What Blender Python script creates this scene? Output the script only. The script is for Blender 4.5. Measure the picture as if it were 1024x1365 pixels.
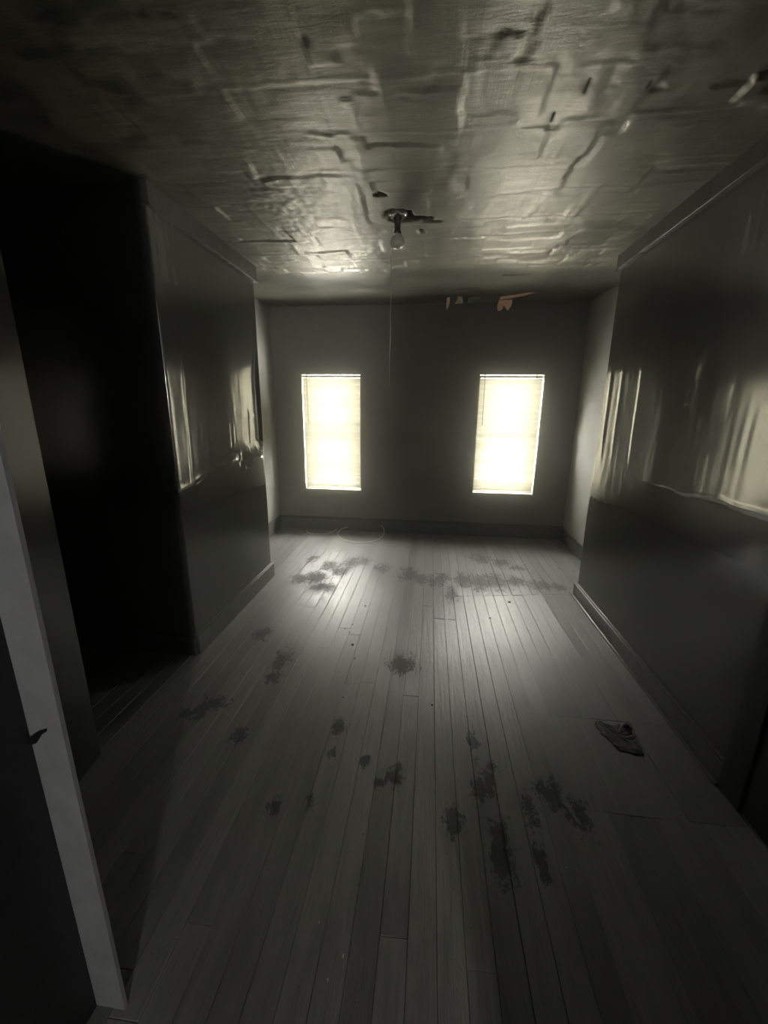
import bpy, bmesh, math, random
import numpy as np
from mathutils import Matrix, Vector

scene = bpy.context.scene
C = scene.collection
for o in list(bpy.data.objects):
    bpy.data.objects.remove(o)

# ------------------------------------------------------------------ camera
cam = bpy.data.cameras.new('camera')
cam.sensor_fit = 'VERTICAL'
cam.sensor_height = 36.0
cam.lens = 540.0 / 1365.0 * 36.0          # ultra wide phone lens
cam.clip_start = 0.02
camo = bpy.data.objects.new('camera', cam)
C.objects.link(camo)
Rm = np.array([[0.99362, 0.03745, -0.10639], [0.11234, -0.24519, 0.96294], [0.00998, -0.96875, -0.24784]])
camo.matrix_world = Matrix(((Rm[0][0], -Rm[0][1], -Rm[0][2], 0.0),
                            (Rm[1][0], -Rm[1][1], -Rm[1][2], 0.0),
                            (Rm[2][0], -Rm[2][1], -Rm[2][2], 1.5), (0, 0, 0, 1)))
scene.camera = camo

# ------------------------------------------------------------------ daylight
SKY = 195.0
world = bpy.data.worlds.new('overcast_sky')
world.use_nodes = True
wn = world.node_tree.nodes
wn['Background'].inputs['Color'].default_value = (1.0, 0.982, 0.925, 1)
wn['Background'].inputs['Strength'].default_value = SKY
scene.world = world

def portal(name, loc, rot, sx, sy):
    l = bpy.data.lights.new(name, 'AREA')
    l.shape = 'RECTANGLE'; l.size = sx; l.size_y = sy
    l.cycles.is_portal = True
    o = bpy.data.objects.new(name, l); C.objects.link(o)
    o.location = loc; o.rotation_euler = rot
    return o
# window openings: (x0, x1, z0, z1) in the back wall
BY = 4.83
WIN = [(-1.530, -0.815, 0.50, 1.885), (0.517, 1.232, 0.515, 1.885)]
for (x0, x1, z0, z1) in WIN:
    portal('window_daylight', ((x0 + x1) / 2, BY + 0.28, (z0 + z1) / 2), (-math.pi / 2, 0, 0), x1 - x0, z1 - z0)
HALLWIN = (0.78, 1.02, 1.55, 2.0)         # a window of the room behind the photographer
HY = -2.8
portal('hall_daylight', ((HALLWIN[0] + HALLWIN[1]) / 2, HY - 0.16, (HALLWIN[2] + HALLWIN[3]) / 2), (math.pi / 2, 0, 0),
       HALLWIN[1] - HALLWIN[0], HALLWIN[3] - HALLWIN[2])

scene.cycles.volume_bounces = 2
vs = scene.view_settings
vs.view_transform = 'Standard'
vs.look = 'None'
vs.gamma = 1.0
vs.exposure = 0.0
vs.use_curve_mapping = False

# ------------------------------------------------------------------ helpers
rng = np.random.default_rng(7)
random.seed(7)

def tag(o, label=None, cat=None, group=None, kind=None):
    if label: o['label'] = label
    if cat: o['category'] = cat
    if group: o['group'] = group
    if kind: o['kind'] = kind
    return o

def link(name, me, m, parent=None, kind=None, smooth=False):
    o = bpy.data.objects.new(name, me)
    C.objects.link(o)
    if m is not None and len(me.materials) == 0:
        me.materials.append(m)
    if parent is not None: o.parent = parent
    if kind: o['kind'] = kind
    if smooth:
        me.polygons.foreach_set('use_smooth', [True] * len(me.polygons))
    return o

def empty(name, loc, label=None, cat=None, group=None, kind=None):
    o = bpy.data.objects.new(name, None); C.objects.link(o)
    o.empty_display_size = 0.1
    o.location = loc
    tag(o, label, cat, group, kind)
    return o

def mesh_py(name, v, f):
    me = bpy.data.meshes.new(name)
    me.from_pydata([tuple(map(float, p)) for p in v], [], [tuple(map(int, q)) for q in f])
    me.update()
    return me

def bm_mesh(name, bm):
    bmesh.ops.recalc_face_normals(bm, faces=bm.faces)
    me = bpy.data.meshes.new(name); bm.to_mesh(me); bm.free()
    return me

def add_box(bm, lo, hi, bevel=0.0, seg=1):
    t = bmesh.new()
    r = bmesh.ops.create_cube(t, size=1.0)
    for v in t.verts:
        v.co = Vector([lo[i] + (v.co[i] + 0.5) * (hi[i] - lo[i]) for i in range(3)])
    if bevel > 0:
        bmesh.ops.bevel(t, geom=list(t.edges), offset=bevel, segments=seg, affect='EDGES', profile=0.5)
    me = bpy.data.meshes.new('tmp'); t.to_mesh(me); t.free()
    bm.from_mesh(me); bpy.data.meshes.remove(me)

def box_obj(name, lo, hi, m, parent=None, bevel=0.0, kind=None, seg=1):
    bm = bmesh.new(); add_box(bm, lo, hi, bevel, seg)
    return link(name, bm_mesh(name, bm), m, parent, kind)

def add_lathe(bm, prof, centre, n=28, axis='Z'):
    rings = []
    for (r, h) in prof:
        ring = []
        if r < 1e-6:
            ring = [bm.verts.new((centre[0], centre[1], centre[2] + h))]
        else:
            for k in range(n):
                a = 2 * math.pi * k / n
                ring.append(bm.verts.new((centre[0] + r * math.cos(a), centre[1] + r * math.sin(a), centre[2] + h)))
        rings.append(ring)
    for a, b in zip(rings[:-1], rings[1:]):
        for k in range(n):
            k2 = (k + 1) % n
            if len(a) == 1 and len(b) == 1: continue
            if len(a) == 1: bm.faces.new((a[0], b[k], b[k2]))
            elif len(b) == 1: bm.faces.new((a[k], b[0], a[k2]))
            else: bm.faces.new((a[k], b[k], b[k2], a[k2]))

def add_tube(bm, pts, r, n=8):
    pts = [Vector(p) for p in pts]
    rings = []
    for i, p in enumerate(pts):
        d = (pts[min(i + 1, len(pts) - 1)] - pts[max(i - 1, 0)]).normalized()
        up = Vector((0, 0, 1)) if abs(d.z) < 0.9 else Vector((1, 0, 0))
        a = d.cross(up).normalized(); b = d.cross(a).normalized()
        rings.append([bm.verts.new(p + (a * math.cos(t) + b * math.sin(t)) * r)
                      for t in (2 * math.pi * k / n for k in range(n))])
    for a, b in zip(rings[:-1], rings[1:]):
        for k in range(n):
            bm.faces.new((a[k], a[(k + 1) % n], b[(k + 1) % n], b[k]))
    bm.faces.new(rings[0]); bm.faces.new(list(reversed(rings[-1])))

def spline(pts, n):
    """Catmull-Rom through the points."""
    P = [Vector(p) for p in pts]
    P = [P[0] * 2 - P[1]] + P + [P[-1] * 2 - P[-2]]
    out = []
    for i in range(1, len(P) - 2):
        for k in range(n):
            t = k / n
            out.append(0.5 * ((2 * P[i]) + (P[i + 1] - P[i - 1]) * t + (2 * P[i - 1] - 5 * P[i] + 4 * P[i + 1] - P[i + 2]) * t * t
                              + (3 * P[i] - P[i - 1] - 3 * P[i + 1] + P[i + 2]) * t ** 3))
    out.append(P[-2])
    return out

class Noise2:
    """smooth value noise on numpy arrays"""
    def __init__(self, seed):
        self.t = np.random.default_rng(seed).uniform(-1, 1, (64, 64))
    def __call__(self, x, y):
        xi = np.floor(x).astype(int); yi = np.floor(y).astype(int)
        fx = x - xi; fy = y - yi
        fx = fx * fx * fx * (fx * (fx * 6 - 15) + 10); fy = fy * fy * fy * (fy * (fy * 6 - 15) + 10)
        g = lambda a, b: self.t[a % 64, b % 64]
        return (g(xi, yi) * (1 - fx) + g(xi + 1, yi) * fx) * (1 - fy) + (g(xi, yi + 1) * (1 - fx) + g(xi + 1, yi + 1) * fx) * fy

def sstep(a, b, x):
    t = np.clip((x - a) / (b - a), 0, 1)
    return t * t * (3 - 2 * t)

# ------------------------------------------------------------------ materials
class Mat:
    def __init__(self, name):
        self.m = bpy.data.materials.new(name); self.m.use_nodes = True
        self.t = self.m.node_tree; self.n = self.t.nodes
        self.b = self.n['Principled BSDF']
        self.out = self.n['Material Output']
    def node(self, typ, **kw):
        x = self.n.new(typ)
        for k, v in kw.items():
            if k in ('inp',):
                for a, b in v.items(): x.inputs[a].default_value = b
            else: setattr(x, k, v)
        return x
    def l(self, a, b): self.t.links.new(a, b)
    def pos(self, scale=(1, 1, 1)):
        g = self.node('ShaderNodeNewGeometry')
        mp = self.node('ShaderNodeMapping'); mp.inputs['Scale'].default_value = scale
        self.l(g.outputs['Position'], mp.inputs['Vector'])
        return mp.outputs['Vector']
    def noise(self, vec, scale, detail=4, rough=0.55, dist=0.0):
        x = self.node('ShaderNodeTexNoise')
        x.inputs['Scale'].default_value = scale; x.inputs['Detail'].default_value = detail
        x.inputs['Roughness'].default_value = rough; x.inputs['Distortion'].default_value = dist
        self.l(vec, x.inputs['Vector'])
        return x.outputs['Fac']
    def rng(self, fac, a, b, c, d, smooth=False):
        x = self.node('ShaderNodeMapRange')
        if smooth: x.interpolation_type = 'SMOOTHSTEP'
        for k, v in zip(('From Min', 'From Max', 'To Min', 'To Max'), (a, b, c, d)): x.inputs[k].default_value = v
        self.l(fac, x.inputs['Value'])
        return x.outputs['Result']
    def math(self, op, a, b=None):
        x = self.node('ShaderNodeMath', operation=op)
        for i, q in enumerate((a, b)):
            if q is None: continue
            if isinstance(q, (int, float)): x.inputs[i].default_value = q
            else: self.l(q, x.inputs[i])
        return x.outputs[0]
    def mix(self, fac, c1, c2):
        x = self.node('ShaderNodeMix', data_type='RGBA')
        for i, q in ((0, fac), (6, c1), (7, c2)):
            if isinstance(q, (int, float)): x.inputs[i].default_value = q
            elif isinstance(q, tuple): x.inputs[i].default_value = (*q, 1)
            else: self.l(q, x.inputs[i])
        return x.outputs[2]
    def bump(self, h, strength=0.3, dist=0.005, prev=None):
        x = self.node('ShaderNodeBump'); x.inputs['Strength'].default_value = strength
        x.inputs['Distance'].default_value = dist
        self.l(h, x.inputs['Height'])
        if prev is not None: self.l(prev, x.inputs['Normal'])
        self.l(x.outputs['Normal'], self.b.inputs['Normal'])
        return x.outputs['Normal']
    def set(self, **kw):
        for k, v in kw.items():
            k = {'color': 'Base Color', 'rough': 'Roughness', 'metal': 'Metallic', 'spec': 'Specular IOR Level'}.get(k, k)
            i = self.b.inputs[k]
            if isinstance(v, (int, float)): i.default_value = v
            elif isinstance(v, tuple): i.default_value = (*v, 1)
            else: self.l(v, i)
        return self

def wall_material():
    M = Mat('dark_gloss_wall_paint')
    p = M.pos()
    n1 = M.noise(p, 1.7, 5, 0.6, 0.4); n2 = M.noise(p, 9, 5, 0.6)
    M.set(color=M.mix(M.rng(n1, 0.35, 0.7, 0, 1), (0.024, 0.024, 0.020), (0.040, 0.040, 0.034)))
    drips = M.noise(M.pos((14, 14, 0.9)), 1.0, 4, 0.6)
    r = M.math('ADD', M.rng(n2, 0.3, 0.75, 0.15, 0.23), M.rng(drips, 0.45, 0.75, 0.0, 0.08))
    sep = M.node('ShaderNodeSeparateXYZ'); M.l(p, sep.inputs[0])
    upper = M.math('MULTIPLY', M.rng(sep.outputs['Z'], 0.80, 1.12, 0.0, 1.0, True), M.rng(sep.outputs['Z'], 1.75, 2.15, 1.0, 0.25, True))          # glossy band of paper above the seam, duller wall below and towards the ceiling
    r = M.math('MINIMUM', r, 0.262)
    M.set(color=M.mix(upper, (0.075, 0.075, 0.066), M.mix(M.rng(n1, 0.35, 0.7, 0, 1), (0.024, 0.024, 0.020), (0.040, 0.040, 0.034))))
    M.set(rough=r)
    M.b.inputs['IOR'].default_value = 2.1; M.b.inputs['Coat Weight'].default_value = 1.0; M.b.inputs['Coat IOR'].default_value = 2.5; M.l(M.rng(upper, 0, 1, 0.0, 1.0), M.b.inputs['Coat Weight']); M.l(M.rng(upper, 0, 1, 0.14, 0.5), M.b.inputs['Specular IOR Level']); M.b.inputs['Coat Roughness'].default_value = 0.13
    b = M.bump(M.noise(M.pos((9, 9, 1.6)), 1.0, 3, 0.5), 0.10, 0.004)
    M.bump(M.noise(p, 160, 3, 0.6), 0.05, 0.001, b)
    return M.m

def back_wall_material():
    M = Mat('dark_matt_wall_paint')
    p = M.pos()
    n1 = M.noise(p, 2.2, 5, 0.6, 0.3)
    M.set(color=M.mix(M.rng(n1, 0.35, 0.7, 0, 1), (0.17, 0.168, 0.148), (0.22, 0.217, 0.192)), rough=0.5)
    M.bump(M.noise(p, 60, 4, 0.6), 0.15, 0.002)
    return M.m

def ceiling_material():
    M = Mat('sooty_lapped_ceiling_paper')
    a = M.node('ShaderNodeAttribute', attribute_name='patch').outputs['Fac']
    p = M.pos()
    n1 = M.noise(p, 1.6, 6, 0.65, 0.5)
    streak = M.noise(M.pos((3.0, 14.0, 3.0)), 1.0, 5, 0.65, 0.6)
    f = M.math('ADD', M.math('MULTIPLY', a, 0.45), M.math('ADD', M.math('MULTIPLY', n1, 0.65), M.math('MULTIPLY', streak, 0.5)))
    f = M.rng(f, 0.45, 1.15, 0, 1, True)
    col = M.mix(f, (0.036, 0.036, 0.028), (0.135, 0.129, 0.092))
    col = M.mix(M.math('MULTIPLY', M.node('ShaderNodeAttribute', attribute_name='bay').outputs['Fac'], 0.6), col, (0.035, 0.034, 0.029))
    hole = M.node('ShaderNodeAttribute', attribute_name='hole').outputs['Fac']
    M.set(color=M.mix(hole, col, (0.006, 0.006, 0.006)))
    r = M.math('ADD', M.rng(n1, 0.3, 0.7, 0.29, 0.40), M.math('MULTIPLY', a, 0.10))
    bay = M.node('ShaderNodeAttribute', attribute_name='bay').outputs['Fac']     # the smooth, duller strip by the back wall
    M.set(rough=M.math('MAXIMUM', r, M.math('MULTIPLY', hole, 0.9)), spec=M.math('MULTIPLY', M.rng(hole, 0, 1, 1.0, 0.1), M.rng(bay, 0, 1, 1.0, 0.25)))
    M.b.inputs['Specular Tint'].default_value = (1.0, 0.92, 0.66, 1)
    comb = M.noise(M.pos((170, 9, 9)), 1.0, 2, 0.5)
    c2 = M.math('MULTIPLY', comb, M.rng(a, 0.2, 0.8, 0.2, 1.0))
    b = M.bump(c2, 0.35, 0.002)
    b = M.bump(M.noise(M.pos((10, 60, 10)), 1.0, 5, 0.65, 0.5), 0.35, 0.004, b)
    M.bump(M.noise(p, 220, 3, 0.6), 0.25, 0.0015, b)
    return M.m

# dark scuffs and glue residue on the floorboards: x, y, half sizes
STAINS = [(-0.726, 3.747, 0.067, 0.101), (-0.925, 3.619, 0.058, 0.095), (-0.995, 3.336, 0.081, 0.098), (-1.119, 3.285, 0.06, 0.08), (-0.788, 3.506, 0.056, 0.071), (-0.621, 3.803, 0.052, 0.082), (-0.874, 3.143, 0.077, 0.059), (-1.163, 3.791, 0.045, 0.083), (-0.412, 3.651, 0.057, 0.113), (-0.152, 3.538, 0.084, 0.143), (-0.044, 3.432, 0.068, 0.101), (0.091, 3.4, 0.054, 0.099), (0.161, 3.493, 0.054, 0.087), (0.349, 3.468, 0.068, 0.118), (0.492, 3.438, 0.081, 0.133), (0.629, 3.473, 0.081, 0.135), (0.818, 3.499, 0.061, 0.085), (1.014, 3.444, 0.079, 0.082), (1.166, 3.418, 0.052, 0.065), (0.226, 3.158, 0.038, 0.115), (0.56, 4.032, 0.077, 0.11), (0.759, 3.953, 0.076, 0.085), (0.898, 3.832, 0.058, 0.06), (-1.087, 2.366, 0.05, 0.073), (-0.855, 2.096, 0.045, 0.089), (-0.844, 1.945, 0.038, 0.046), (-1.106, 1.646, 0.045, 0.07), (-1.058, 1.69, 0.047, 0.042), (-1.161, 1.602, 0.03, 0.038), (-0.386, 1.608, 0.029, 0.037), (-0.384, 1.462, 0.016, 0.02), (-0.23, 1.432, 0.02, 0.023), (-0.098, 1.366, 0.031, 0.035), (-0.158, 1.338, 0.018, 0.021), (-0.541, 1.186, 0.023, 0.035), (-0.415, 1.217, 0.014, 0.024), (-0.839, 1.505, 0.032, 0.043), (-0.081, 1.424, 0.013, 0.019), (0.248, 1.595, 0.018, 0.062), (0.317, 1.472, 0.016, 0.023), (0.256, 1.364, 0.025, 0.055), (0.295, 1.386, 0.019, 0.056), (0.142, 1.209, 0.028, 0.046), (0.304, 1.187, 0.027, 0.05), (0.438, 1.274, 0.023, 0.061), (0.512, 1.378, 0.03, 0.035), (0.553, 1.367, 0.03, 0.061), (0.625, 1.282, 0.04, 0.061), (0.433, 1.101, 0.02, 0.049), (0.3, 1.085, 0.031, 0.073), (-0.118, 2.152, 0.063, 0.067)]

def floor_material():
    M = Mat('worn_grey_painted_boards')
    p = M.pos()
    rnd = M.node('ShaderNodeObjectInfo').outputs['Random']
    n1 = M.noise(p, 1.3, 5, 0.6, 0.3)
    grain = M.noise(M.pos((70, 3.0, 40)), 1.0, 5, 0.65, 0.8)
    wear = M.noise(M.pos((22, 3.0, 22)), 1.0, 7, 0.75, 0.8)
    f = M.math('ADD', M.math('MULTIPLY', n1, 0.5), M.math('ADD', M.math('MULTIPLY', wear, 0.8), M.math('MULTIPLY', rnd, 0.26)))
    col = M.mix(M.rng(f, 0.5, 1.05, 0, 1), (0.082, 0.082, 0.077), (0.215, 0.213, 0.201))
    col = M.mix(M.rng(grain, 0.54, 0.70, 0, 0.65), col, (0.10, 0.098, 0.09))
    # stains
    acc = None
    g = M.node('ShaderNodeNewGeometry').outputs['Position']
    for (x, y, a, b) in STAINS:
        v = M.node('ShaderNodeVectorMath', operation='MULTIPLY_ADD')
        M.l(g, v.inputs[0])
        v.inputs[1].default_value = (1 / (a * 1.25), 1 / (b * 1.2), 0); v.inputs[2].default_value = (-x / (a * 1.25), -y / (b * 1.2), 0)
        d = M.node('ShaderNodeVectorMath', operation='LENGTH'); M.l(v.outputs[0], d.inputs[0])
        acc = d.outputs['Value'] if acc is None else M.math('MINIMUM', acc, d.outputs['Value'])
    rag = M.noise(M.pos((24, 13, 24)), 1.0, 7, 0.8, 0.8)
    fine = M.noise(M.pos((75, 45, 75)), 1.0, 4, 0.7, 0.4)
    s = M.math('ADD', M.math('MULTIPLY', acc, 0.85), M.math('ADD', M.rng(rag, 0.3, 0.7, -0.9, 0.95), M.rng(fine, 0.3, 0.7, -0.45, 0.45)))
    mask = M.rng(s, 1.0, 0.5, 0, 0.8, True)
    pits = M.rng(M.noise(p, 60, 3, 0.6), 0.70, 0.74, 0, 0.5)
    mask = M.math('MAXIMUM', mask, pits)
    M.set(color=M.mix(mask, col, (0.018, 0.017, 0.015)))
    r = M.math('ADD', M.rng(wear, 0.3, 0.7, 0.28, 0.44), M.math('MULTIPLY', mask, 0.2))
    M.set(rough=r, spec=M.rng(mask, 0, 1, 0.5, 0.06))
    M.b.inputs['IOR'].default_value = 1.8
    h = M.math('SUBTRACT', M.math('ADD', M.math('MULTIPLY', grain, 0.6), M.math('MULTIPLY', wear, 0.8)), M.math('MULTIPLY', mask, 0.7))
    b = M.bump(h, 0.8, 0.004)
    M.bump(M.noise(p, 120, 3, 0.6), 0.2, 0.001, b)
    return M.m

def simple(name, col, rough, metal=0.0, spec=0.5, nscale=30, amp=0.25, bump=0.1):
    M = Mat(name)
    n = M.noise(M.pos(), nscale, 4, 0.6)
    c2 = tuple(min(1, c * (1 + amp)) for c in col); c1 = tuple(c * (1 - amp) for c in col)
    M.set(color=M.mix(M.rng(n, 0.3, 0.7, 0, 1), c1, c2), rough=rough, metal=metal, spec=spec)
    if bump: M.bump(n, bump, 0.002)
    return M.m

def slat_material():
    M = Mat('cream_translucent_vinyl_slat')
    n = M.noise(M.pos((4, 4, 30)), 1.0, 3, 0.5)
    rnd = M.node('ShaderNodeObjectInfo').outputs['Random']          # tone varied per slat to bring out the slat lines
    M.set(color=M.mix(rnd, M.mix(n, (0.085, 0.076, 0.040), (0.10, 0.09, 0.05)), M.mix(n, (0.165, 0.152, 0.098), (0.195, 0.18, 0.12))), rough=0.35)
    tl = M.node('ShaderNodeBsdfTranslucent'); tl.inputs['Color'].default_value = (0.86, 0.82, 0.66, 1)
    tp = M.node('ShaderNodeBsdfTransparent'); tp.inputs['Color'].default_value = (0.92, 0.87, 0.62, 1)
    m1 = M.node('ShaderNodeMixShader'); m1.inputs[0].default_value = 0.02
    m2 = M.node('ShaderNodeMixShader'); m2.inputs[0].default_value = 0.0
    M.l(M.b.outputs[0], m1.inputs[1]); M.l(tl.outputs[0], m1.inputs[2])
    M.l(m1.outputs[0], m2.inputs[1]); M.l(tp.outputs[0], m2.inputs[2])
    M.l(m2.outputs[0], M.out.inputs['Surface'])
    return M.m

def pane_material():
    M = Mat('window_glass')
    M.set(color=(0.9, 0.95, 0.93), rough=0.03)
    n = M.noise(M.pos(), 2.0, 2)
    tp = M.node('ShaderNodeBsdfTransparent'); tp.inputs['Color'].default_value = (0.95, 0.955, 0.945, 1)
    gl = M.node('ShaderNodeBsdfGlossy'); gl.inputs['Roughness'].default_value = 0.03
    m = M.node('ShaderNodeMixShader'); M.l(M.rng(n, 0, 1, 0.05, 0.09), m.inputs[0])
    M.l(tp.outputs[0], m.inputs[1]); M.l(gl.outputs[0], m.inputs[2])
    M.l(m.outputs[0], M.out.inputs['Surface'])
    return M.m

MW = wall_material()
MB = back_wall_material()
MC = ceiling_material()
MBAY = simple('lit_matt_bay_grey', (0.30, 0.298, 0.275), 0.45, nscale=3, amp=0.12)
MF = floor_material()
MT = simple('dark_gloss_trim_paint', (0.09, 0.09, 0.082), 0.24, nscale=14)
MJ = simple('grey_painted_jamb', (0.24, 0.24, 0.25), 0.5, nscale=18, amp=0.12)
MSUB = simple('dark_subfloor', (0.02, 0.019, 0.017), 0.9)
MCREAM = simple('cream_window_paint', (0.40, 0.38, 0.28), 0.4, amp=0.08)
MSASH = simple('old_sash_paint', (0.35, 0.34, 0.27), 0.5, amp=0.15)
MSLAT = slat_material()
MGLASS = pane_material()
MRAIL = simple('cream_blind_rail', (0.70, 0.66, 0.52), 0.35, amp=0.05)
MWAND = simple('smoked_plastic_wand', (0.05, 0.045, 0.03), 0.4, amp=0.1)
MCORDW = simple('off_white_cord', (0.55, 0.53, 0.45), 0.7, amp=0.1)
MBLACK = simple('black_bakelite', (0.010, 0.010, 0.011), 0.35, amp=0.1)
MCHROME = simple('tarnished_chrome', (0.62, 0.61, 0.58), 0.16, metal=1.0, amp=0.15)
MBULB = simple('frosted_bulb_glass', (0.60, 0.56, 0.46), 0.07, amp=0.05, bump=0)
MPEACH = simple('salmon_paper_backing', (0.88, 0.52, 0.37), 0.8, amp=0.2)
MPALE = simple('pale_paper_backing', (0.75, 0.70, 0.56), 0.8, amp=0.2)
MSOOTP = simple('sooty_paper_face', (0.07, 0.07, 0.06), 0.5)
MWIRE = simple('white_cable_sheath', (0.80, 0.80, 0.74), 0.4, amp=0.1)
MCRUMB = simple('black_crumb', (0.012, 0.011, 0.010), 0.7)
MPLAS = simple('plaster_crumb', (0.62, 0.58, 0.48), 0.8)
MTAR = simple('black_tar_residue', (0.012, 0.011, 0.010), 0.55, nscale=90, bump=0.8)

# ------------------------------------------------------------------ room shell: walls
LX, RX = -1.39, 1.255                     # faces that stand proud on the left and the right
HC = 2.53

def ceil_z(y):
    return HC + 0.07 * sstep(3.3, 4.7, y)

def profile(points, radius, step):
    """plan polyline with rounded corners -> list of (x, y, nx, ny); the room lies to the right-hand side given by the sign"""
    P = [np.array(p, float) for p in points]
    out = []
    def seg(a, b):
        L = np.linalg.norm(b - a); k = max(1, int(round(L / step)))
        for i in range(k): out.append(a + (b - a) * i / k)
    cur = P[0]
    for i in range(1, len(P) - 1):
        d0 = (P[i] - P[i - 1]) / np.linalg.norm(P[i] - P[i - 1]); d1 = (P[i + 1] - P[i]) / np.linalg.norm(P[i + 1] - P[i])
        a = P[i] - d0 * radius; b = P[i] + d1 * radius
        seg(cur, a)
        for k in range(4):
            t = k / 4
            out.append((1 - t) ** 2 * a + 2 * t * (1 - t) * P[i] + t * t * b)
        cur = b
    seg(cur, P[-1]); out.append(P[-1])
    return np.array(out)

def wall_sheet(name, plan, side, disp, m, step=0.0125, radius=0.006, zlo=-0.02, zhi=2.66):
    pr = profile(plan, radius, step)
    tn = np.gradient(pr, axis=0); tn /= np.linalg.norm(tn, axis=1)[:, None]
    nr = np.stack([tn[:, 1], -tn[:, 0]], 1) * side
    zs = np.concatenate([np.arange(zlo, 0.99, 0.02), np.arange(1.0, 1.298, 0.004), np.arange(1.302, zhi + 0.001, 0.02)])
    PX, Z = np.meshgrid(pr[:, 0], zs, indexing='ij'); PY = np.repeat(pr[:, 1][:, None], len(zs), 1)
    D = disp(PX, PY, Z)
    X = PX + nr[:, 0][:, None] * D; Y = PY + nr[:, 1][:, None] * D
    nu, nz = X.shape
    v = np.stack([X, Y, Z], -1).reshape(-1, 3)
    i = np.arange(nu * nz).reshape(nu, nz)
    f = np.stack([i[:-1, :-1], i[1:, :-1], i[1:, 1:], i[:-1, 1:]], -1).reshape(-1, 4)
    if side > 0: f = f[:, ::-1]
    me = grid_mesh(name, v, f)
    o = link(name, me, m, None, 'structure', True)
    me.materials.append(MBAY)                       # bay walls get a lighter matt grey, window light put into the colour
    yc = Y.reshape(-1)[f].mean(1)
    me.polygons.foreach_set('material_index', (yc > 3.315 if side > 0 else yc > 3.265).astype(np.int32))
    return o

def grid_mesh(name, v, f):
    me = bpy.data.meshes.new(name)
    me.vertices.add(len(v)); me.vertices.foreach_set('co', v.astype(np.float32).ravel())
    me.loops.add(f.size); me.loops.foreach_set('vertex_index', f.astype(np.int32).ravel())
    me.polygons.add(len(f)); me.polygons.foreach_set('loop_start', np.arange(0, f.size, 4, dtype=np.int32))
    me.polygons.foreach_set('loop_total', np.full(len(f), 4, np.int32))
    me.update(calc_edges=True); me.validate()
    return me

nA, nB, nC, nD = Noise2(1), Noise2(2), Noise2(3), Noise2(4)
def disp_left(x, y, z):
    d = 0.0012 * nA(y * 3.2 + 5, z * 2.1) + 0.0006 * nB(y * 9, z * 7) + 0.0004 * nC(y * 40, z * 6)
    on = sstep(2.05, 2.12, y) * (1 - sstep(3.28, 3.31, y)) * (x > -1.45)
    # sagging paper: a lapped seam that rises towards the windows, bulging below
    zs = np.interp(y, [2.1, 2.2, 2.45, 2.75, 2.9, 3.05, 3.31], [1.045, 1.065, 1.115, 1.178, 1.185, 1.16, 1.165]) + 0.010 * nD(y * 9, z * 0)
    t = z - zs
    bulge = 0.5 + 0.5 * nB(y * 5.5 + 3, z * 0 + 9)
    d = d + on * (0.010 * bulge * np.exp(-((t + 0.035) / 0.03) ** 2) * (t < 0) + 0.006 * np.exp(-(t / 0.012) ** 2) + 0.004 * sstep(0.0, 0.02, t))
    # above the seam the paper has come loose and billows out, turning away towards both ends
    d = d + on * np.interp(y, [2.09, 2.15, 2.40, 2.66, 2.80, 3.25, 3.31], [0, 0.0, 0.002, 0.004, 0.001, -0.035, -0.037]) * sstep(-0.01, 0.10, t) * (1 - sstep(0.55, 1.1, t))
    # a second, fainter lap higher up near the far corner and vertical welts
    z2 = 1.44 + 0.02 * nC(y * 6, z * 0)
    d = d + on * sstep(2.85, 3.0, y) * 0.004 * np.exp(-((z - z2) / 0.012) ** 2)
    for yw, zl, zh in ((2.235, 1.02, 1.95), (2.72, 1.2, 1.42), (2.78, 1.22, 1.40), (3.1, 1.2, 1.5)):
        d = d + on * 0.004 * np.exp(-((y - yw - 0.03 * (z - 1.3)) / 0.010) ** 2) * sstep(zl, zl + .05, z) * (1 - sstep(zh - .05, zh, z))
    # crumpled patch
    d = d + on * 0.004 * nC(y * 30, z * 22) * np.exp(-((y - 2.92) / 0.08) ** 2 - ((z - 1.08) / 0.08) ** 2)
    return d

def disp_right(x, y, z):
    d = 0.0014 * nB(y * 2.6 + 1, z * 1.8) + 0.0006 * nA(y * 8, z * 5) + 0.0005 * nC(y * 36, z * 5)
    on = (x < 1.30) * (1 - sstep(3.22, 3.26, y))
    zs = np.interp(y, [0.6, 1.6, 1.86, 2.1, 2.41, 2.6], [1.135, 1.121, 1.12, 1.105, 1.10, 1.10]) + 0.008 * nD(y * 8, z * 0)
    t = z - zs
    fade = 1 - sstep(2.35, 2.6, y)
    d = d + on * fade * (0.007 * sstep(0.0, 0.012, t) * (1 - sstep(0.25, 0.7, t)) + 0.005 * np.exp(-((t - 0.008) / 0.012) ** 2))
    for yw, s in ((2.72, 1.0), (2.98, 0.7), (3.16, 0.8)):      # vertical welts that catch the window
        d = d + on * 0.005 * s * np.exp(-((y - yw - 0.04 * (z - 1.4)) / 0.022) ** 2) * sstep(1.1, 1.35, z) * (1 - sstep(1.75, 1.95, z))
    d = d + on * 0.004 * np.exp(-((y - 2.2) / 0.03) ** 2 - ((z - 1.72) / 0.05) ** 2)
    return d

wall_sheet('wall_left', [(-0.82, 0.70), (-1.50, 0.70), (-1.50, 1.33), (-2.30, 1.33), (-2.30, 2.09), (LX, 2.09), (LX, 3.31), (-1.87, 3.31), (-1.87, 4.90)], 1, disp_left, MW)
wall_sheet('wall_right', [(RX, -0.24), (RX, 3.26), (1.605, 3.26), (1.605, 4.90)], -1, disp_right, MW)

def slab(name, boxes, m, kind='structure', parent=None, bevel=0.0):
    bm = bmesh.new()
    for lo, hi in boxes: add_box(bm, lo, hi, bevel)
    return link(name, bm_mesh(name, bm), m, parent, kind)

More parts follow.
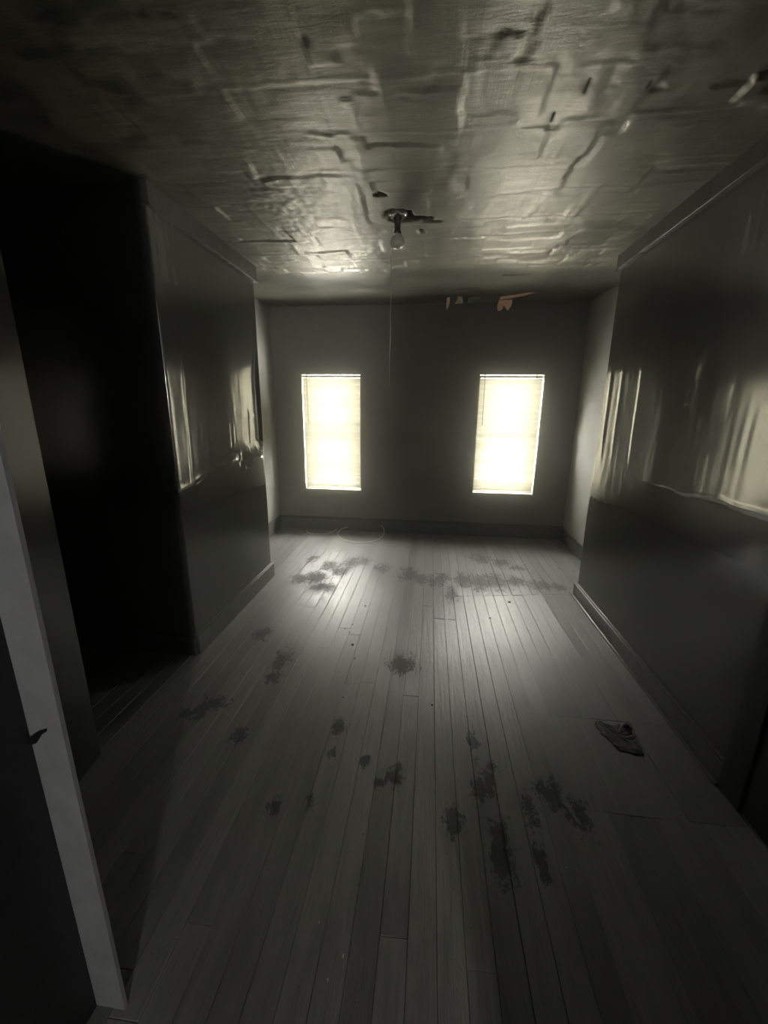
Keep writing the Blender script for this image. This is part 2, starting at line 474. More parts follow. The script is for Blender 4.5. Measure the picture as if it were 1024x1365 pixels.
# back wall with two openings
TH = 0.22
xs = [-2.0, WIN[0][0], WIN[0][1], WIN[1][0], WIN[1][1], 1.75]
bx = [((xs[0], BY, -0.05), (xs[1], BY + TH, 2.75)), ((xs[2], BY, -0.05), (xs[3], BY + TH, 2.75)), ((xs[4], BY, -0.05), (xs[5], BY + TH, 2.75))]
for (x0, x1, z0, z1) in WIN:
    bx += [((x0, BY, -0.05), (x1, BY + TH, z0)), ((x0, BY, z1), (x1, BY + TH, 2.75))]
slab('wall_back', bx, MB)

# passage behind the photographer and the near walls
slab('wall_front', [((0.40, -0.26, -0.05), (1.45, -0.14, 2.75))], MW)
MHALL = simple('shaded_hall_black', (0.016, 0.016, 0.017), 0.5)  # grazing shade on the jamb is put into this near-black colour
slab('wall_hall', [((-0.92, HY, -0.05), (-0.80, 0.611, 2.75)), ((-1.6, 0.6225, -0.05), (-0.82, 0.699, 2.75)), ((1.45, HY, -0.05), (1.57, -0.14, 2.75)),
                   ((-0.92, HY - 0.12, -0.05), (HALLWIN[0], HY, 2.75)), ((HALLWIN[1], HY - 0.12, -0.05), (1.57, HY, 2.75)),
                   ((HALLWIN[0], HY - 0.12, -0.05), (HALLWIN[1], HY, HALLWIN[2])), ((HALLWIN[0], HY - 0.12, HALLWIN[3]), (HALLWIN[1], HY, 2.75))], MHALL)
slab('ceiling_hall', [((-0.95, HY - 0.1, 2.55), (1.6, -0.2, 2.75))], MW)

# left door jamb stop (grey board beside the photographer) with a latch notch
bm = bmesh.new()
zc = 0.83
yj0, yj1 = 0.612, 0.622
outl = [(-0.86, -0.02), (-0.722, -0.02), (-0.7215, 0.3), (-0.7235, 0.7), (-0.722, 1.2), (-0.7225, 2.55), (-0.86, 2.55)]
f0 = [bm.verts.new((x, yj0, z)) for x, z in outl]; f1 = [bm.verts.new((x, yj1, z)) for x, z in outl]
bm.faces.new(f0); bm.faces.new(list(reversed(f1)))
for k in range(len(outl)):
    k2 = (k + 1) % len(outl); bm.faces.new((f0[k], f0[k2], f1[k2], f1[k]))
jo = link('trim_1', bm_mesh('trim_1', bm), MJ, None, 'structure')
bm = bmesh.new()
outl = [(-0.800, zc - 0.016), (-0.788, zc - 0.010), (-0.770, zc + 0.014), (-0.758, zc + 0.022), (-0.756, zc + 0.030), (-0.776, zc + 0.022), (-0.790, zc + 0.012), (-0.800, zc + 0.004)]
f0 = [bm.verts.new((x, yj0 - 0.0015, z)) for x, z in outl]; f1 = [bm.verts.new((x, yj0 + 0.003, z)) for x, z in outl]
bm.faces.new(f0); bm.faces.new(list(reversed(f1)))
for k in range(len(outl)):
    k2 = (k + 1) % len(outl); bm.faces.new((f0[k], f0[k2], f1[k2], f1[k]))
link('latch_scar', bm_mesh('latch_scar', bm), MBLACK, jo)
box_obj('trim_2', (RX - 0.022, 1.375, 0.0), (RX + 0.01, 1.49, 2.2), MHALL, None, 0.004, 'structure')
# dark glossy door leaf standing open along the left wall
MLEAF = simple('dark_varnished_door', (0.006, 0.006, 0.005), 0.25, spec=0.7, nscale=8, amp=0.2, bump=0.02)
def leaf():
    bm = bmesh.new()
    add_box(bm, (0, -0.036, 0.012), (0.58, 0, 2.05), 0.003)
    M = Matrix.Translation((-1.385, 1.315, 0)) @ Matrix.Rotation(math.atan2(-0.99, 0.13), 4, 'Z')
    bm.transform(M)
    return link('door_2', bm_mesh('door_2', bm), MLEAF, None, 'structure')
leaf()
# closed dark door in the near right wall: panels
dr = slab('door_1', [((RX - 0.012, 0.60, 0.01), (RX + 0.01, 1.375, 2.1))], MHALL)
slab('door_panel', [((RX - 0.020, 0.70, 0.25), (RX - 0.008, 1.28, 0.95))], MHALL, None, dr, 0.004)
slab('door_panel', [((RX - 0.020, 0.70, 1.12), (RX - 0.008, 1.28, 1.95))], MHALL, None, dr, 0.004)

# baseboards with a small cap
def base_run(name, boxes, m=MT):
    bm = bmesh.new()
    for lo, hi in boxes: add_box(bm, lo, hi, 0.004, 2)
    return link(name, bm_mesh(name, bm), m, None, 'structure')
base_run('baseboard_left', [((LX - 0.02, 2.09, 0), (LX + 0.018, 3.335, 0.125)), ((LX - 0.02, 2.088, 0.1255), (LX + 0.012, 3.327, 0.140)),
                            ((-1.88, 3.29, 0), (LX, 3.330, 0.125))])
base_run('baseboard_left.001', [((-1.90, 3.33, 0), (-1.845, 4.84, 0.15)), ((-1.90, 3.33, 0.1505), (-1.852, 4.84, 0.168))])
base_run('baseboard_left.002', [((-2.32, 1.34, 0), (-2.28, 2.07, 0.125)), ((-2.28, 2.070, 0), (LX + 0.002, 2.10, 0.125))])
base_run('baseboard_right', [((RX - 0.018, 1.4905, 0), (RX + 0.02, 3.285, 0.106)), ((RX - 0.012, 1.49, 0.1065), (RX + 0.02, 3.277, 0.122)),
                             ((RX, 3.24, 0), (1.62, 3.282, 0.106))])
base_run('baseboard_right.001', [((1.585, 3.28, 0), (1.63, 4.84, 0.125)), ((1.592, 3.28, 0.1255), (1.63, 4.84, 0.142))])
base_run('baseboard_back', [((-1.88, BY - 0.018, 0), (1.62, BY + 0.01, 0.15)), ((-1.88, BY - 0.012, 0.1505), (1.62, BY + 0.01, 0.168))])
base_run('trim_3', [((RX - 0.034, 1.49, 0), (RX - 0.0185, 3.29, 0.016))])

# crown boards
base_run('trim_4', [((LX - 0.02, 2.085, 2.437), (LX + 0.022, 3.33, 2.56)), ((LX - 0.02, 2.083, 2.425), (LX + 0.030, 3.338, 2.4365))])
base_run('trim_5', [((RX - 0.022, -0.14, 2.446), (RX + 0.02, 3.285, 2.56)), ((RX - 0.030, -0.14, 2.434), (RX + 0.02, 3.293, 2.4455))])

# ------------------------------------------------------------------ ceiling: lapped, sooty paper patches as real relief
def build_ceiling():
    st = 0.0115
    xs = np.arange(-2.36, 1.75, st); ys = np.arange(-0.25, 4.95, st)
    X, Y = np.meshgrid(xs, ys, indexing='ij')
    wx = X + 0.012 * nA(X * 6, Y * 6) + 0.006 * nB(X * 30, Y * 30)
    wy = Y + 0.014 * nC(X * 5, Y * 5) + 0.006 * nD(X * 30, Y * 30)
    Hh = np.zeros_like(X); att = np.full_like(X, 0.5)
    r = np.random.default_rng(21)
    for k in range(620):
        cx = r.uniform(-2.0, 1.7); cy = r.uniform(-0.2, 4.9)
        w = r.uniform(0.07, 0.22); h = r.uniform(0.06, 0.17)
        if k < 160: w *= 1.8; h *= 1.6
        m = (np.abs(wx - cx) < w) & (np.abs(wy - cy) < h)
        sx, sy = r.normal(0, 0.009), r.normal(0, 0.017)
        off = r.uniform(-0.0012, 0.0022)
        Hh[m] = (off + sx * (X - cx) + sy * (Y - cy))[m]
        att[m] = r.uniform(0, 1)
    for k in range(1500):                                       # trowel-wide strokes over the patches
        cx = r.uniform(-2.0, 1.7); cy = r.uniform(0.3, 3.5)
        w, h = r.uniform(0.015, 0.075), r.uniform(0.03, 0.12)
        if r.random() < 0.35: w, h = h * 1.3, w * 0.6
        m = (np.abs(wx - cx) < w) & (np.abs(wy - cy) < h)
        Hh[m] += r.uniform(-0.0004, 0.0008) + (r.normal(0, 0.008) * (Y - cy))[m]
        att[m] = 0.45 * att[m] + 0.55 * r.uniform(0, 1)
    # running laps across the room and straight joints along it
    for y0 in (0.75, 1.02, 1.31, 1.62, 1.86, 2.12, 2.36, 2.62, 2.88, 3.08, 3.2, 3.38, 3.52):
        xa = r.uniform(-2, 0.2); xb = xa + r.uniform(1.2, 2.6)
        t = wy - y0 - 0.03 * nB(X * 1.3, Y * 0 + y0 * 7)
        on = sstep(xa, xa + 0.1, X) * (1 - sstep(xb - 0.1, xb, X))
        Hh += on * (-0.0025 * np.exp(-(t / 0.008) ** 2) + 0.0012 * np.exp(-((t - 0.02) / 0.012) ** 2))
    for k in range(46):
        x0 = r.uniform(-1.9, 1.3); ya = r.uniform(0.4, 3.2); yb = ya + r.uniform(0.15, 0.6)
        t = wx - x0
        on = sstep(ya, ya + 0.04, Y) * (1 - sstep(yb - 0.04, yb, Y))
        Hh += on * (-0.0016 * np.exp(-(t / 0.008) ** 2))
    # crackled zone left of the lamp
    cr = np.exp(-((X + 0.75) / 0.28) ** 2 - ((Y - 2.35) / 0.42) ** 2)
    Hh += cr * 0.0018 * (nA(X * 38, Y * 38) + 0.7 * nB(X * 70, Y * 70))
    Hh += 0.002 * nC(X * 1.7, Y * 1.5) + 0.0007 * nD(X * 11, Y * 17)
    smooth = sstep(3.40, 3.75, Y + 0.12 * nA(X * 2.2, Y * 2.2) + 0.05 * nB(X * 7, Y * 9))                                # the strip next to the back wall is smoother
    Hh = Hh * (1 - 0.75 * smooth)
    hole = np.zeros_like(X)
    def cut(cx, cy, rx, ry, depth, rag):
        nonlocal Hh, hole
        a = np.sqrt(((X - cx) / rx) ** 2 + ((Y - cy) / ry) ** 2) + rag * nA(X * 45, Y * 45) + rag * nB(X * 90, Y * 90)
        mk = 1 - sstep(0.85, 1.08, a)
        hole = np.maximum(hole, mk); Hh = Hh + depth * mk
    cut(-0.22, 2.56, 0.085, 0.075, 0.05, 0.10)                  # broken opening around the lamp box
    cut(-0.12, 2.60, 0.10, 0.022, 0.03, 0.25)
    cut(-0.03, 2.64, 0.06, 0.014, 0.02, 0.3)
    cut(-0.29, 2.33, 0.028, 0.016, 0.03, 0.3)
    cut(-0.10, 2.78, 0.02, 0.03, 0.02, 0.3)
    cut(0.63, 3.71, 0.12, 0.018, 0.03, 0.15)                    # slits where the paper has come down
    cut(0.31, 4.20, 0.11, 0.030, 0.03, 0.2)
    for k, (cx, cy) in enumerate(((0.40, 1.83), (0.52, 1.95), (0.47, 1.70), (0.66, 1.72))):
        cut(cx, cy, 0.006, 0.035, 0.003, 0.3)
    Z = ceil_z(Y) + Hh
    nu, nv = X.shape
    v = np.stack([X, Y, Z], -1).reshape(-1, 3)
    i = np.arange(nu * nv).reshape(nu, nv)
    f = np.stack([i[:-1, :-1], i[:-1, 1:], i[1:, 1:], i[1:, :-1]], -1).reshape(-1, 4)
    me = grid_mesh('ceiling', v, f)
    for nm, arr in (('patch', att), ('hole', hole), ('bay', smooth)):
        a = me.attributes.new(nm, 'FLOAT', 'POINT'); a.data.foreach_set('value', arr.ravel().astype(np.float32))
    return link('ceiling', me, MC, None, 'structure', True)
build_ceiling()
slab('ceiling_slab', [((-2.45, -0.3, 2.72), (1.85, 5.1, 2.80))], MSUB)

# ------------------------------------------------------------------ floor: every board its own piece
fl = slab('floor', [((-2.45, HY - 0.12, -0.12), (1.85, BY + TH, -0.024))], MSUB)
def board(x0, x1, ya0, ya1, yb0, yb1):
    """one floorboard; ends may be cut askew: near end y at x0/x1, far end y at x0/x1"""
    g = random.choice((0.0002, 0.0004, 0.0006, 0.0009)); c = random.uniform(0.0008, 0.0016)
    dz = random.gauss(0, 0.0005); tilt = random.gauss(0, 0.0007); z0 = -0.0235
    q = [(x0 + g, ya0 + g), (x1 - g, ya1 + g), (x1 - g, yb1 - g), (x0 + g, yb0 - g)]
    qi = [(x0 + g + c, ya0 + g + c), (x1 - g - c, ya1 + g + c), (x1 - g - c, yb1 - g - c), (x0 + g + c, yb0 - g - c)]
    tz = [-tilt, tilt, tilt, -tilt]
    v = [(a, b, z0) for a, b in q] + [(a, b, dz + t - c * 0.8) for (a, b), t in zip(q, tz)] + [(a, b, dz + t) for (a, b), t in zip(qi, tz)]
    f = [(3, 2, 1, 0)]
    for k in range(4):
        k2 = (k + 1) % 4
        f += [(k, k2, 4 + k2, 4 + k), (4 + k, 4 + k2, 8 + k2, 8 + k)]
    f += [(8, 9, 10, 11)]
    link('floorboard', mesh_py('floorboard', v, f), MF, fl)

BW = 0.083
x = -2.33
seam = lambda xx: 3.114 + 0.176 * (xx - 0.212)
pl = pr_ = None
while x < 1.66:
    x1 = min(x + BW + random.uniform(-0.002, 0.002), 1.665)
    near, far = -0.25, BY + 0.01
    cuts = []
    mid = (x + x1) / 2
    if mid > 0.215 and mid < 1.30:
        cuts.append(('s', None))
    elif 0.06 < mid <= 0.215:
        cuts.append(('y', 2.732))
    elif random.random() < 0.75:
        cuts.append(('y', random.uniform(1.2, 3.9)))
    ends = [(near, near)]
    if 0.59 < mid < 1.26: ends += [(1.315, 1.315), (1.82, 1.82)]
    elif random.random() < 0.5: ends.append((random.uniform(0.4, 1.0),) * 2)
    for t, y in cuts:
        ends.append((seam(x), seam(x1)) if t == 's' else (y, y))
    if mid > 1.0: ends.append((4.40, 4.40))
    ends.append((far, far)); ends.sort()
    for a, b in zip(ends[:-1], ends[1:]):
        if 0.59 < mid < 1.26 and abs(a[0] - 1.315) < 0.01:
            pl = x if pl is None else pl; pr_ = x1
            continue
        board(x, x1, a[0], a[1], b[0], b[1])
    x = x1
# the patched area on the right: three broad boards
px = [pl, pl + 0.21, pl + 0.46, pr_]
for a, b in zip(px[:-1], px[1:]): board(a, b, 1.315, 1.315, 1.82, 1.82)
# hall floor beyond the threshold
slab('floor_hall', [((-0.8, HY, -0.023), (1.45, -0.255, -0.001))], MF)

# ------------------------------------------------------------------ windows
def make_window(idx, x0, x1, z0, z1):
    w = empty('window_%d' % idx, ((x0 + x1) / 2, BY + 0.15, z0), None, None, None, 'structure')
    base = Matrix.Translation(-w.location)
    def part(name, boxes, m, parent, bevel=0.002):
        bm = bmesh.new()
        for lo, hi in boxes: add_box(bm, lo, hi, bevel)
        bm.transform(base)
        return link(name, bm_mesh(name, bm), m, parent)
    y0, y1 = BY + 0.001, BY + TH + 0.01
    t = 0.012
    part('window_jamb', [((x0, y0, z0), (x0 + t, y1, z1)), ((x1 - t, y0, z0), (x1, y1, z1)), ((x0 + t, y0, z1 - t), (x1 - t, y1, z1))], MCREAM, w, 0)
    part('window_sill', [((x0 + t, BY - 0.004, z0), (x1 - t, y1, z0 + 0.022))], MCREAM, w, 0.003)
    zm = (z0 + z1) / 2 - 0.015
    for nm, za, zb, yo in (('lower_sash', z0 + 0.022, zm + 0.02, BY + 0.13), ('upper_sash', zm - 0.02, z1 - t, BY + 0.168)):
        a, b = x0 + t, x1 - t
        zz = (za + zb) / 2
        s = part(nm, [((a, yo, za), (a + 0.04, yo + 0.034, zb)), ((b - 0.04, yo, za), (b, yo + 0.034, zb)),
                      ((a + 0.04, yo, za), (b - 0.04, yo + 0.034, za + 0.045)), ((a + 0.04, yo, zb - 0.04), (b - 0.04, yo + 0.034, zb)),
                      ((a + 0.04, yo + 0.004, zz - 0.011), (b - 0.04, yo + 0.030, zz + 0.011))], MSASH, w)
        for pa, pb in ((za + 0.045, zz - 0.011), (zz + 0.011, zb - 0.04)):
            part('pane', [((a + 0.038, yo + 0.015, pa - 0.002), (b - 0.038, yo + 0.018, pb + 0.002))], MGLASS, s, 0)
    return w

def slat_mesh(L, tilt, edge):
    TILT = math.radians(tilt)
    W_ = 0.0255
    v = []; f = []
    prof = []
    for k in range(5):
        u = (k / 4 - 0.5) * W_
        h = 0.0022 * (1 - (2 * k / 4 - 1) ** 2)
        # edge = 1: room-side edge up, outer edge down; -1 the other way round
        prof.append((u * math.cos(TILT) - edge * h * math.sin(TILT), -edge * u * math.sin(TILT) + h * math.cos(TILT)))
    for xx in (-L / 2, -L / 6, L / 6, L / 2):
        for (yy, zz) in prof: v.append((xx, yy, zz))
    for i in range(3):
        for k in range(4): f.append((i * 5 + k, (i + 1) * 5 + k, (i + 1) * 5 + k + 1, i * 5 + k + 1))
    me = mesh_py('slat', v, f)
    me.materials.append(MSLAT)
    me.polygons.foreach_set('use_smooth', [True] * len(me.polygons))
    return me

def make_blind(x0, x1, z0, z1, yb, label, left_gap, right_gap, tilt, is_up):
    a, b = x0 + 0.012 + left_gap, x1 - 0.012 - right_gap
    cx, L = (a + b) / 2, b - a
    zt = z1 - 0.020
    root = empty('window_blind', (cx, yb, z0 + 0.024), label, 'blind', 'slatted blinds in the back windows')
    T = Matrix.Translation(-root.location)
    def part(name, bm, m):
        bm.transform(T); return link(name, bm_mesh(name, bm), m, root)
    bm = bmesh.new(); add_box(bm, (a, yb - 0.014, zt - 0.026), (b, yb + 0.014, zt), 0.002); part('headrail', bm, MRAIL)
    for xx in (a + 0.045, b - 0.075):
        bm = bmesh.new(); add_box(bm, (xx, yb - 0.017, zt - 0.030), (xx + 0.014, yb + 0.017, zt + 0.008), 0.001); part('bracket', bm, MSASH)
    zb = z0 + 0.030
    bm = bmesh.new(); add_box(bm, (a, yb - 0.011, zb), (b, yb + 0.011, zb + 0.014), 0.003, 2); part('bottom_rail', bm, MRAIL)
    up, down = slat_mesh(L, tilt, 1), slat_mesh(L, tilt, -1)
    n = int((zt - 0.04 - zb - 0.02) / 0.0205)
    for k in range(n + 1):
        o = bpy.data.objects.new('slat', up if is_up(k / n) else down); C.objects.link(o); o.parent = root
        o.location = (0, 0, zb + 0.026 + k * (zt - 0.040 - zb - 0.026) / n - root.location.z)
        o.rotation_euler = (random.gauss(0, 0.04), 0, 0)
    for xx in (a + 0.11, b - 0.12):
        bm = bmesh.new(); add_tube(bm, [(xx, yb - 0.0125, zb + 0.01), (xx, yb - 0.0125, zt - 0.02)], 0.0009, 6); part('ladder_cord', bm, MCORDW)
    bm = bmesh.new()
    xw = a + 0.05
    add_tube(bm, [(xw, yb - 0.020, zt - 0.03), (xw + 0.002, yb - 0.024, zt - 0.05), (xw + 0.008, yb - 0.026, zt - 0.54)], 0.0036, 8)
    part('tilt_wand', bm, MWAND)
    return root

make_window(1, *WIN[0]); make_window(2, *WIN[1])
make_blind(*WIN[0], BY + 0.030, 'cream slatted blind in the left window, blown out bright at its lower half', 0.004, 0.004, 63, lambda t: t < 0.10 or t > 0.60)
make_blind(*WIN[1], BY + 0.034, 'cream slatted blind in the right window, yellower with a bright strip down its right side', 0.002, 0.006, 63, lambda t: t < 0.46)

# ------------------------------------------------------------------ bare bulb lamp
lx, ly, lz = -0.222, 2.556, 2.535
lamp = empty('ceiling_lamp', (lx, ly, lz), 'bare frosted bulb in a black socket hanging from a broken ceiling opening', 'lamp')
LT = Matrix.Translation((-lx, -ly, -lz))
def lpart(name, bm, m, parent=lamp, smooth=True):
    bm.transform(LT); return link(name, bm_mesh(name, bm), m, parent, None, smooth)
bm = bmesh.new()
add_lathe(bm, [(0, 0.012), (0.052, 0.012), (0.056, 0.004), (0.053, -0.006), (0.040, -0.013), (0.024, -0.016), (0, -0.016)], (lx, ly, lz), 32)
cup = lpart('ceiling_cup', bm, MCHROME)
for sx in (-1, 1):
    bm = bmesh.new(); add_lathe(bm, [(0, -0.022), (0.005, -0.021), (0.008, -0.016), (0.008, -0.008), (0, -0.008)], (lx + sx * 0.036, ly - 0.004, lz), 14)
    lpart('screw', bm, MCHROME, cup)
bm = bmesh.new()
add_lathe(bm, [(0, -0.012), (0.027, -0.012), (0.027, -0.022), (0.021, -0.030), (0.0165, -0.050), (0.0165, -0.072), (0.020, -0.084), (0.021, -0.094), (0.018, -0.097), (0, -0.097)], (lx, ly, lz), 28)
lpart('socket', bm, MBLACK)
bm = bmesh.new()
add_lathe(bm, [(0, -0.090), (0.0145, -0.090), (0.0165, -0.098), (0.026, -0.108), (0.035, -0.119), (0.0405, -0.131), (0.0415, -0.141), (0.038, -0.153), (0.029, -0.163), (0.015, -0.169), (0, -0.171)], (lx, ly, lz), 32)
lpart('bulb', bm, MBULB)
bm = bmesh.new()
xc = lx - 0.032
pts = [(lx - 0.015, ly, lz - 0.06), (lx - 0.026, ly, lz - 0.058), (xc, ly, lz - 0.066)] + [(xc - 0.005 * (k / 24) + 0.0012 * math.sin(k * 0.9), ly + 0.001 * math.cos(k), lz - 0.066 - k * 0.0352) for k in range(1, 25)]
add_tube(bm, pts, 0.0017, 6)
lpart('pull_cord', bm, MCORDW)

# ------------------------------------------------------------------ peeling paper at the back of the ceiling
def flap(name, label, rows, mface, mback, group=None):
    """a torn flap as a grid of rows of points, given real thickness; the underside is the paper's raw back"""
    loc = Vector(rows[0][0])
    n, m = len(rows), len(rows[0])
    v = [Vector(p) - loc for r in rows for p in r]
    off = Vector((0.0, 0.0016, 0.0012))
    v2 = [p + off for p in v]
    N = n * m
    f = []; mi = []
    for i in range(n - 1):
        for k in range(m - 1):
            q = (i * m + k, i * m + k + 1, (i + 1) * m + k + 1, (i + 1) * m + k)
            f.append(q); mi.append(0)
            f.append(tuple(N + t for t in reversed(q))); mi.append(1)
    rim = [k for k in range(m)] + [i * m + m - 1 for i in range(1, n)] + [(n - 1) * m + k for k in range(m - 2, -1, -1)] + [i * m for i in range(n - 2, 0, -1)]
    for a, b in zip(rim, rim[1:] + rim[:1]):
        f.append((b, a, N + a, N + b)); mi.append(0)
    me = mesh_py(name, v + v2, f)
    me.materials.append(mface); me.materials.append(mback)
    me.polygons.foreach_set('material_index', mi)
    o = link(name, me, None)
    o.location = loc
    return tag(o, label, 'paper flap', group)

zc_ = float(ceil_z(4.5)) - 0.004
flap('peeling_paper', 'salmon pink torn strip of ceiling paper hanging above the right window',
     [[(0.640, 4.50, zc_ - 0.016), (0.72, 4.48, zc_ - 0.010), (0.79, 4.46, zc_ - 0.006), (0.86, 4.43, zc_ - 0.002), (0.945, 4.40, zc_ + 0.004)],
      [(0.636, 4.56, zc_ - 0.024), (0.72, 4.545, zc_ - 0.020), (0.79, 4.52, zc_ - 0.016), (0.86, 4.50, zc_ - 0.010), (0.945, 4.44, zc_ + 0.001)]], MPEACH, MSOOTP)
flap('peeling_paper', 'salmon pink notched flap dangling under the torn strip above the right window',
     [[(0.638, 4.58, zc_ - 0.026), (0.68, 4.58, zc_ - 0.026), (0.72, 4.58, zc_ - 0.026), (0.77, 4.58, zc_ - 0.024)],
      [(0.630, 4.63, zc_ - 0.066), (0.675, 4.63, zc_ - 0.062), (0.715, 4.63, zc_ - 0.060), (0.772, 4.63, zc_ - 0.062)],
      [(0.645, 4.70, zc_ - 0.096), (0.672, 4.70, zc_ - 0.102), (0.712, 4.66, zc_ - 0.072), (0.750, 4.70, zc_ - 0.100)]], MPEACH, MSOOTP)
flap('peeling_paper', 'narrow pinkish sliver of paper hanging left of the torn ceiling patch',
     [[(0.118, 4.54, zc_ - 0.002), (0.146, 4.54, zc_ - 0.002)], [(0.112, 4.59, zc_ - 0.05), (0.146, 4.59, zc_ - 0.045)],
      [(0.120, 4.65, zc_ - 0.095), (0.134, 4.63, zc_ - 0.075)]], MPEACH, MSOOTP)
flap('peeling_paper', 'small pale triangular scrap of paper beside the dark tear in the ceiling',
     [[(0.222, 4.54, zc_ + 0.004), (0.262, 4.54, zc_ + 0.004)], [(0.222, 4.57, zc_ - 0.02), (0.274, 4.57, zc_ - 0.02)],
      [(0.198, 4.62, zc_ - 0.044), (0.284, 4.62, zc_ - 0.038)]], MPALE, MSOOTP)
flap('peeling_paper', 'grey curled flap of ceiling paper right of the pale scrap',
     [[(0.33, 4.56, zc_ - 0.002), (0.38, 4.55, zc_ + 0.002), (0.45, 4.54, zc_ + 0.003)], [(0.325, 4.59, zc_ - 0.03), (0.38, 4.58, zc_ - 0.022), (0.45, 4.56, zc_ - 0.010)],
      [(0.33, 4.60, zc_ - 0.044), (0.37, 4.60, zc_ - 0.036), (0.42, 4.58, zc_ - 0.022)]], simple('grey_paper', (0.16, 0.16, 0.14), 0.7), MSOOTP)

# ------------------------------------------------------------------ loose cable on the floor
def cable(name, label, pts, r, cat='cable'):
    loc = Vector(pts[0]); loc.z = 0
    bm = bmesh.new(); add_tube(bm, spline([Vector(p) - loc for p in pts], 8), r, 8)
    o = link(name, bm_mesh(name, bm), MWIRE, None, None, True); o.location = loc
    return tag(o, label, cat)
cable('cable', 'round open loop of thin white cable lying by the back baseboard under the left window',
      [(-0.98, 4.77, 0.060), (-1.04, 4.76, 0.045), (-1.08, 4.68, 0.022), (-1.05, 4.55, 0.008), (-0.93, 4.42, 0.005), (-0.76, 4.37, 0.005), (-0.62, 4.43, 0.006),
       (-0.54, 4.55, 0.012), (-0.515, 4.68, 0.030), (-0.53, 4.77, 0.060), (-0.56, 4.80, 0.085)], 0.0055)
cable('cable', 'short curved pieces of white cable on the floor left of the cable loop',
      [(-1.50, 4.74, 0.012), (-1.46, 4.66, 0.005), (-1.36, 4.60, 0.005), (-1.24, 4.62, 0.005), (-1.16, 4.70, 0.012), (-1.12, 4.775, 0.030)], 0.0050)
cable('cable', 'thin grey tail of wire running forward from the cable loop',
      [(-0.60, 4.30, 0.003), (-0.72, 4.27, 0.003), (-0.88, 4.29, 0.003), (-1.0, 4.36, 0.003)], 0.0024)

# ------------------------------------------------------------------ crumbs and residue
def lump_mesh(name, s, seed, sub=2):
    r = random.Random(seed)
    bm = bmesh.new(); bmesh.ops.create_icosphere(bm, subdivisions=sub, radius=1.0)
    for v in bm.verts:
        v.co *= 1 + r.uniform(-0.22, 0.22)
        v.co = Vector((v.co.x * s[0], v.co.y * s[1], max(v.co.z, -0.45) * s[2] + 0.45 * s[2]))
    return bm_mesh(name, bm)

DARK = [(-0.453, 2.311, .012), (-0.412, 2.168, .006), (-0.501, 2.562, .006), (-0.544, 2.505, .005), (-0.455, 2.854, .007), (-0.503, 2.461, .005), (0.681, 3.069, .012),
        (0.49, 2.789, .007), (0.062, 1.819, .007), (-0.412, 1.817, .005), (1.346, 3.489, .009), (1.418, 3.808, .008), (1.297, 3.868, .007), (-1.709, 4.219, .008), (0.101, 4.532, .014)]
CRUMBS = {0: 'largest black crumb in the scatter on the left middle floorboards', 6: 'black crumb on the bright boards just in front of the crosswise seam, right of centre',
          7: 'small black crumb on the boards below the crosswise seam, near its left end', 8: 'small black crumb alone on the dim boards in the middle of the room',
          9: 'small black crumb alone on the boards left of the middle, nearer the viewer', 10: 'black crumb in the right bay, nearest the baseboard corner',
          11: 'black crumb in the right bay, farthest to the right', 12: 'black crumb in the right bay, farthest to the left', 13: 'black crumb on the floor of the left bay beside its baseboard',
          14: 'dark flake on the floor below the wall between the two windows', 4: 'black crumb on the bright boards midway between the doorway wall and the windows'}
for k, (x, y, s) in enumerate(DARK):
    me = lump_mesh('crumb', (s, s * 0.9, s * 0.7), 100 + k, 1); me.materials.append(MCRUMB)
    o = link('crumb', me, None); o.location = (x, y, 0.001)
    tag(o, CRUMBS.get(k, 'tiny black crumb in the loose scatter on the left middle floorboards'), 'debris', 'black crumbs on the floorboards')
PALE = ['largest pale plaster crumb on the near floor, elongated', 'small bright plaster crumb nearest the viewer on the near floor', 'pale plaster speck on the dark near floor at the right', 'faintest pale speck on the near floor, farthest left']
for k, (x, y, s) in enumerate([(-0.19, 0.78, .006), (-0.22, 0.727, .004), (0.512, 1.094, .005), (-0.278, 0.848, .003)]):
    me = lump_mesh('plaster_crumb', (s * 0.6, s, s * 0.5), 140 + k, 1); me.materials.append(MPLAS)
    o = link('plaster_crumb', me, None); o.location = (x, y, 0.001)
    tag(o, PALE[k], 'debris', 'pale crumbs on the near floor')

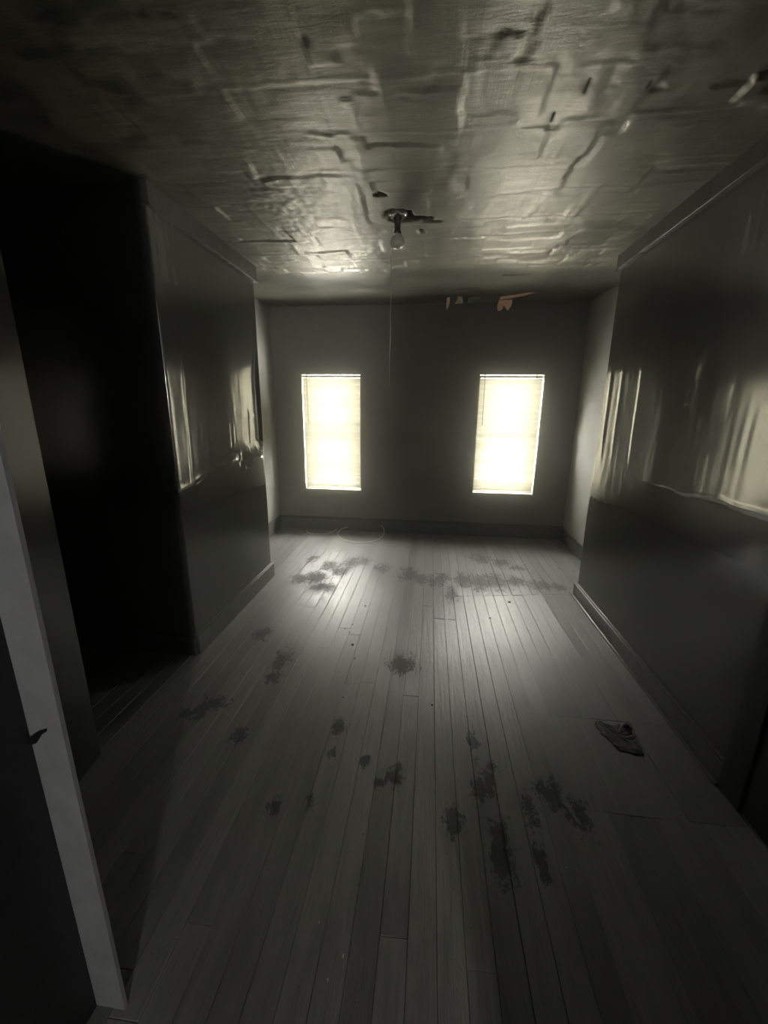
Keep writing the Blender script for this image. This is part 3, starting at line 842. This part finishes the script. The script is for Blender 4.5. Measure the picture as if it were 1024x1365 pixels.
def residue():
    bm = bmesh.new()
    n = 26; c = Vector((0.935, 1.725, 0))
    corners = [(-0.068, 0.075), (0.0, 0.062), (0.10, 0.085), (0.085, 0.0), (0.070, -0.105), (-0.02, -0.098), (-0.06, -0.03)]
    r = random.Random(5)
    ring = []
    for i in range(len(corners)):
        a, b = Vector(corners[i]), Vector(corners[(i + 1) % len(corners)])
        for t in range(5):
            p = a.lerp(b, t / 5) + Vector((r.uniform(-.008, .008), r.uniform(-.008, .008))); ring.append(p)
    rings = []
    for s, z in ((1.0, 0.0), (0.97, 0.004), (0.75, 0.005), (0.5, 0.004), (0.25, 0.005)):
        rings.append([bm.verts.new((p.x * s, p.y * s, z + (r.uniform(-.0015, .004) if 0 < z else 0))) for p in ring])
    m = len(ring)
    for a, b in zip(rings[:-1], rings[1:]):
        for k in range(m): bm.faces.new((a[k], a[(k + 1) % m], b[(k + 1) % m], b[k]))
    ct = bm.verts.new((0, 0, 0.005))
    for k in range(m): bm.faces.new((rings[-1][k], rings[-1][(k + 1) % m], ct))
    bm.faces.new(list(reversed(rings[0])))
    o = link('residue_patch', bm_mesh('residue_patch', bm), MTAR); o.location = (c.x, c.y, 0.0008)
    tag(o, 'ragged four-sided patch of black tarry residue on the floor near the right wall', 'residue')
residue()
me = lump_mesh('knob', (0.013, 0.012, 0.016), 77, 2); me.materials.append(MBLACK)
o = link('loose_knob', me, None, None, None, True); o.location = (1.0, 1.775, 0.006)
tag(o, 'small black knob standing at the far edge of the tarry floor patch', 'knob')

# ------------------------------------------------------------------ added haze, stands in for lens bloom around the windows
bm = bmesh.new(); add_box(bm, (-1.99, 0.72, 0.002), (1.64, BY + 0.04, 2.52))
hz = bpy.data.materials.new('bloom_air'); hz.use_nodes = True
hz.node_tree.nodes.remove(hz.node_tree.nodes['Principled BSDF'])
vsn = hz.node_tree.nodes.new('ShaderNodeVolumeScatter')
vsn.inputs['Color'].default_value = (1, 1, 1, 1); vsn.inputs['Density'].default_value = 0.075; vsn.inputs['Anisotropy'].default_value = 0.972
hz.node_tree.links.new(vsn.outputs[0], hz.node_tree.nodes['Material Output'].inputs['Volume'])
ho = link('bloom_haze', bm_mesh('bloom_haze', bm), hz)
tag(ho, 'thin added haze between the walls, standing in for lens bloom around the windows', 'haze', None, 'structure')
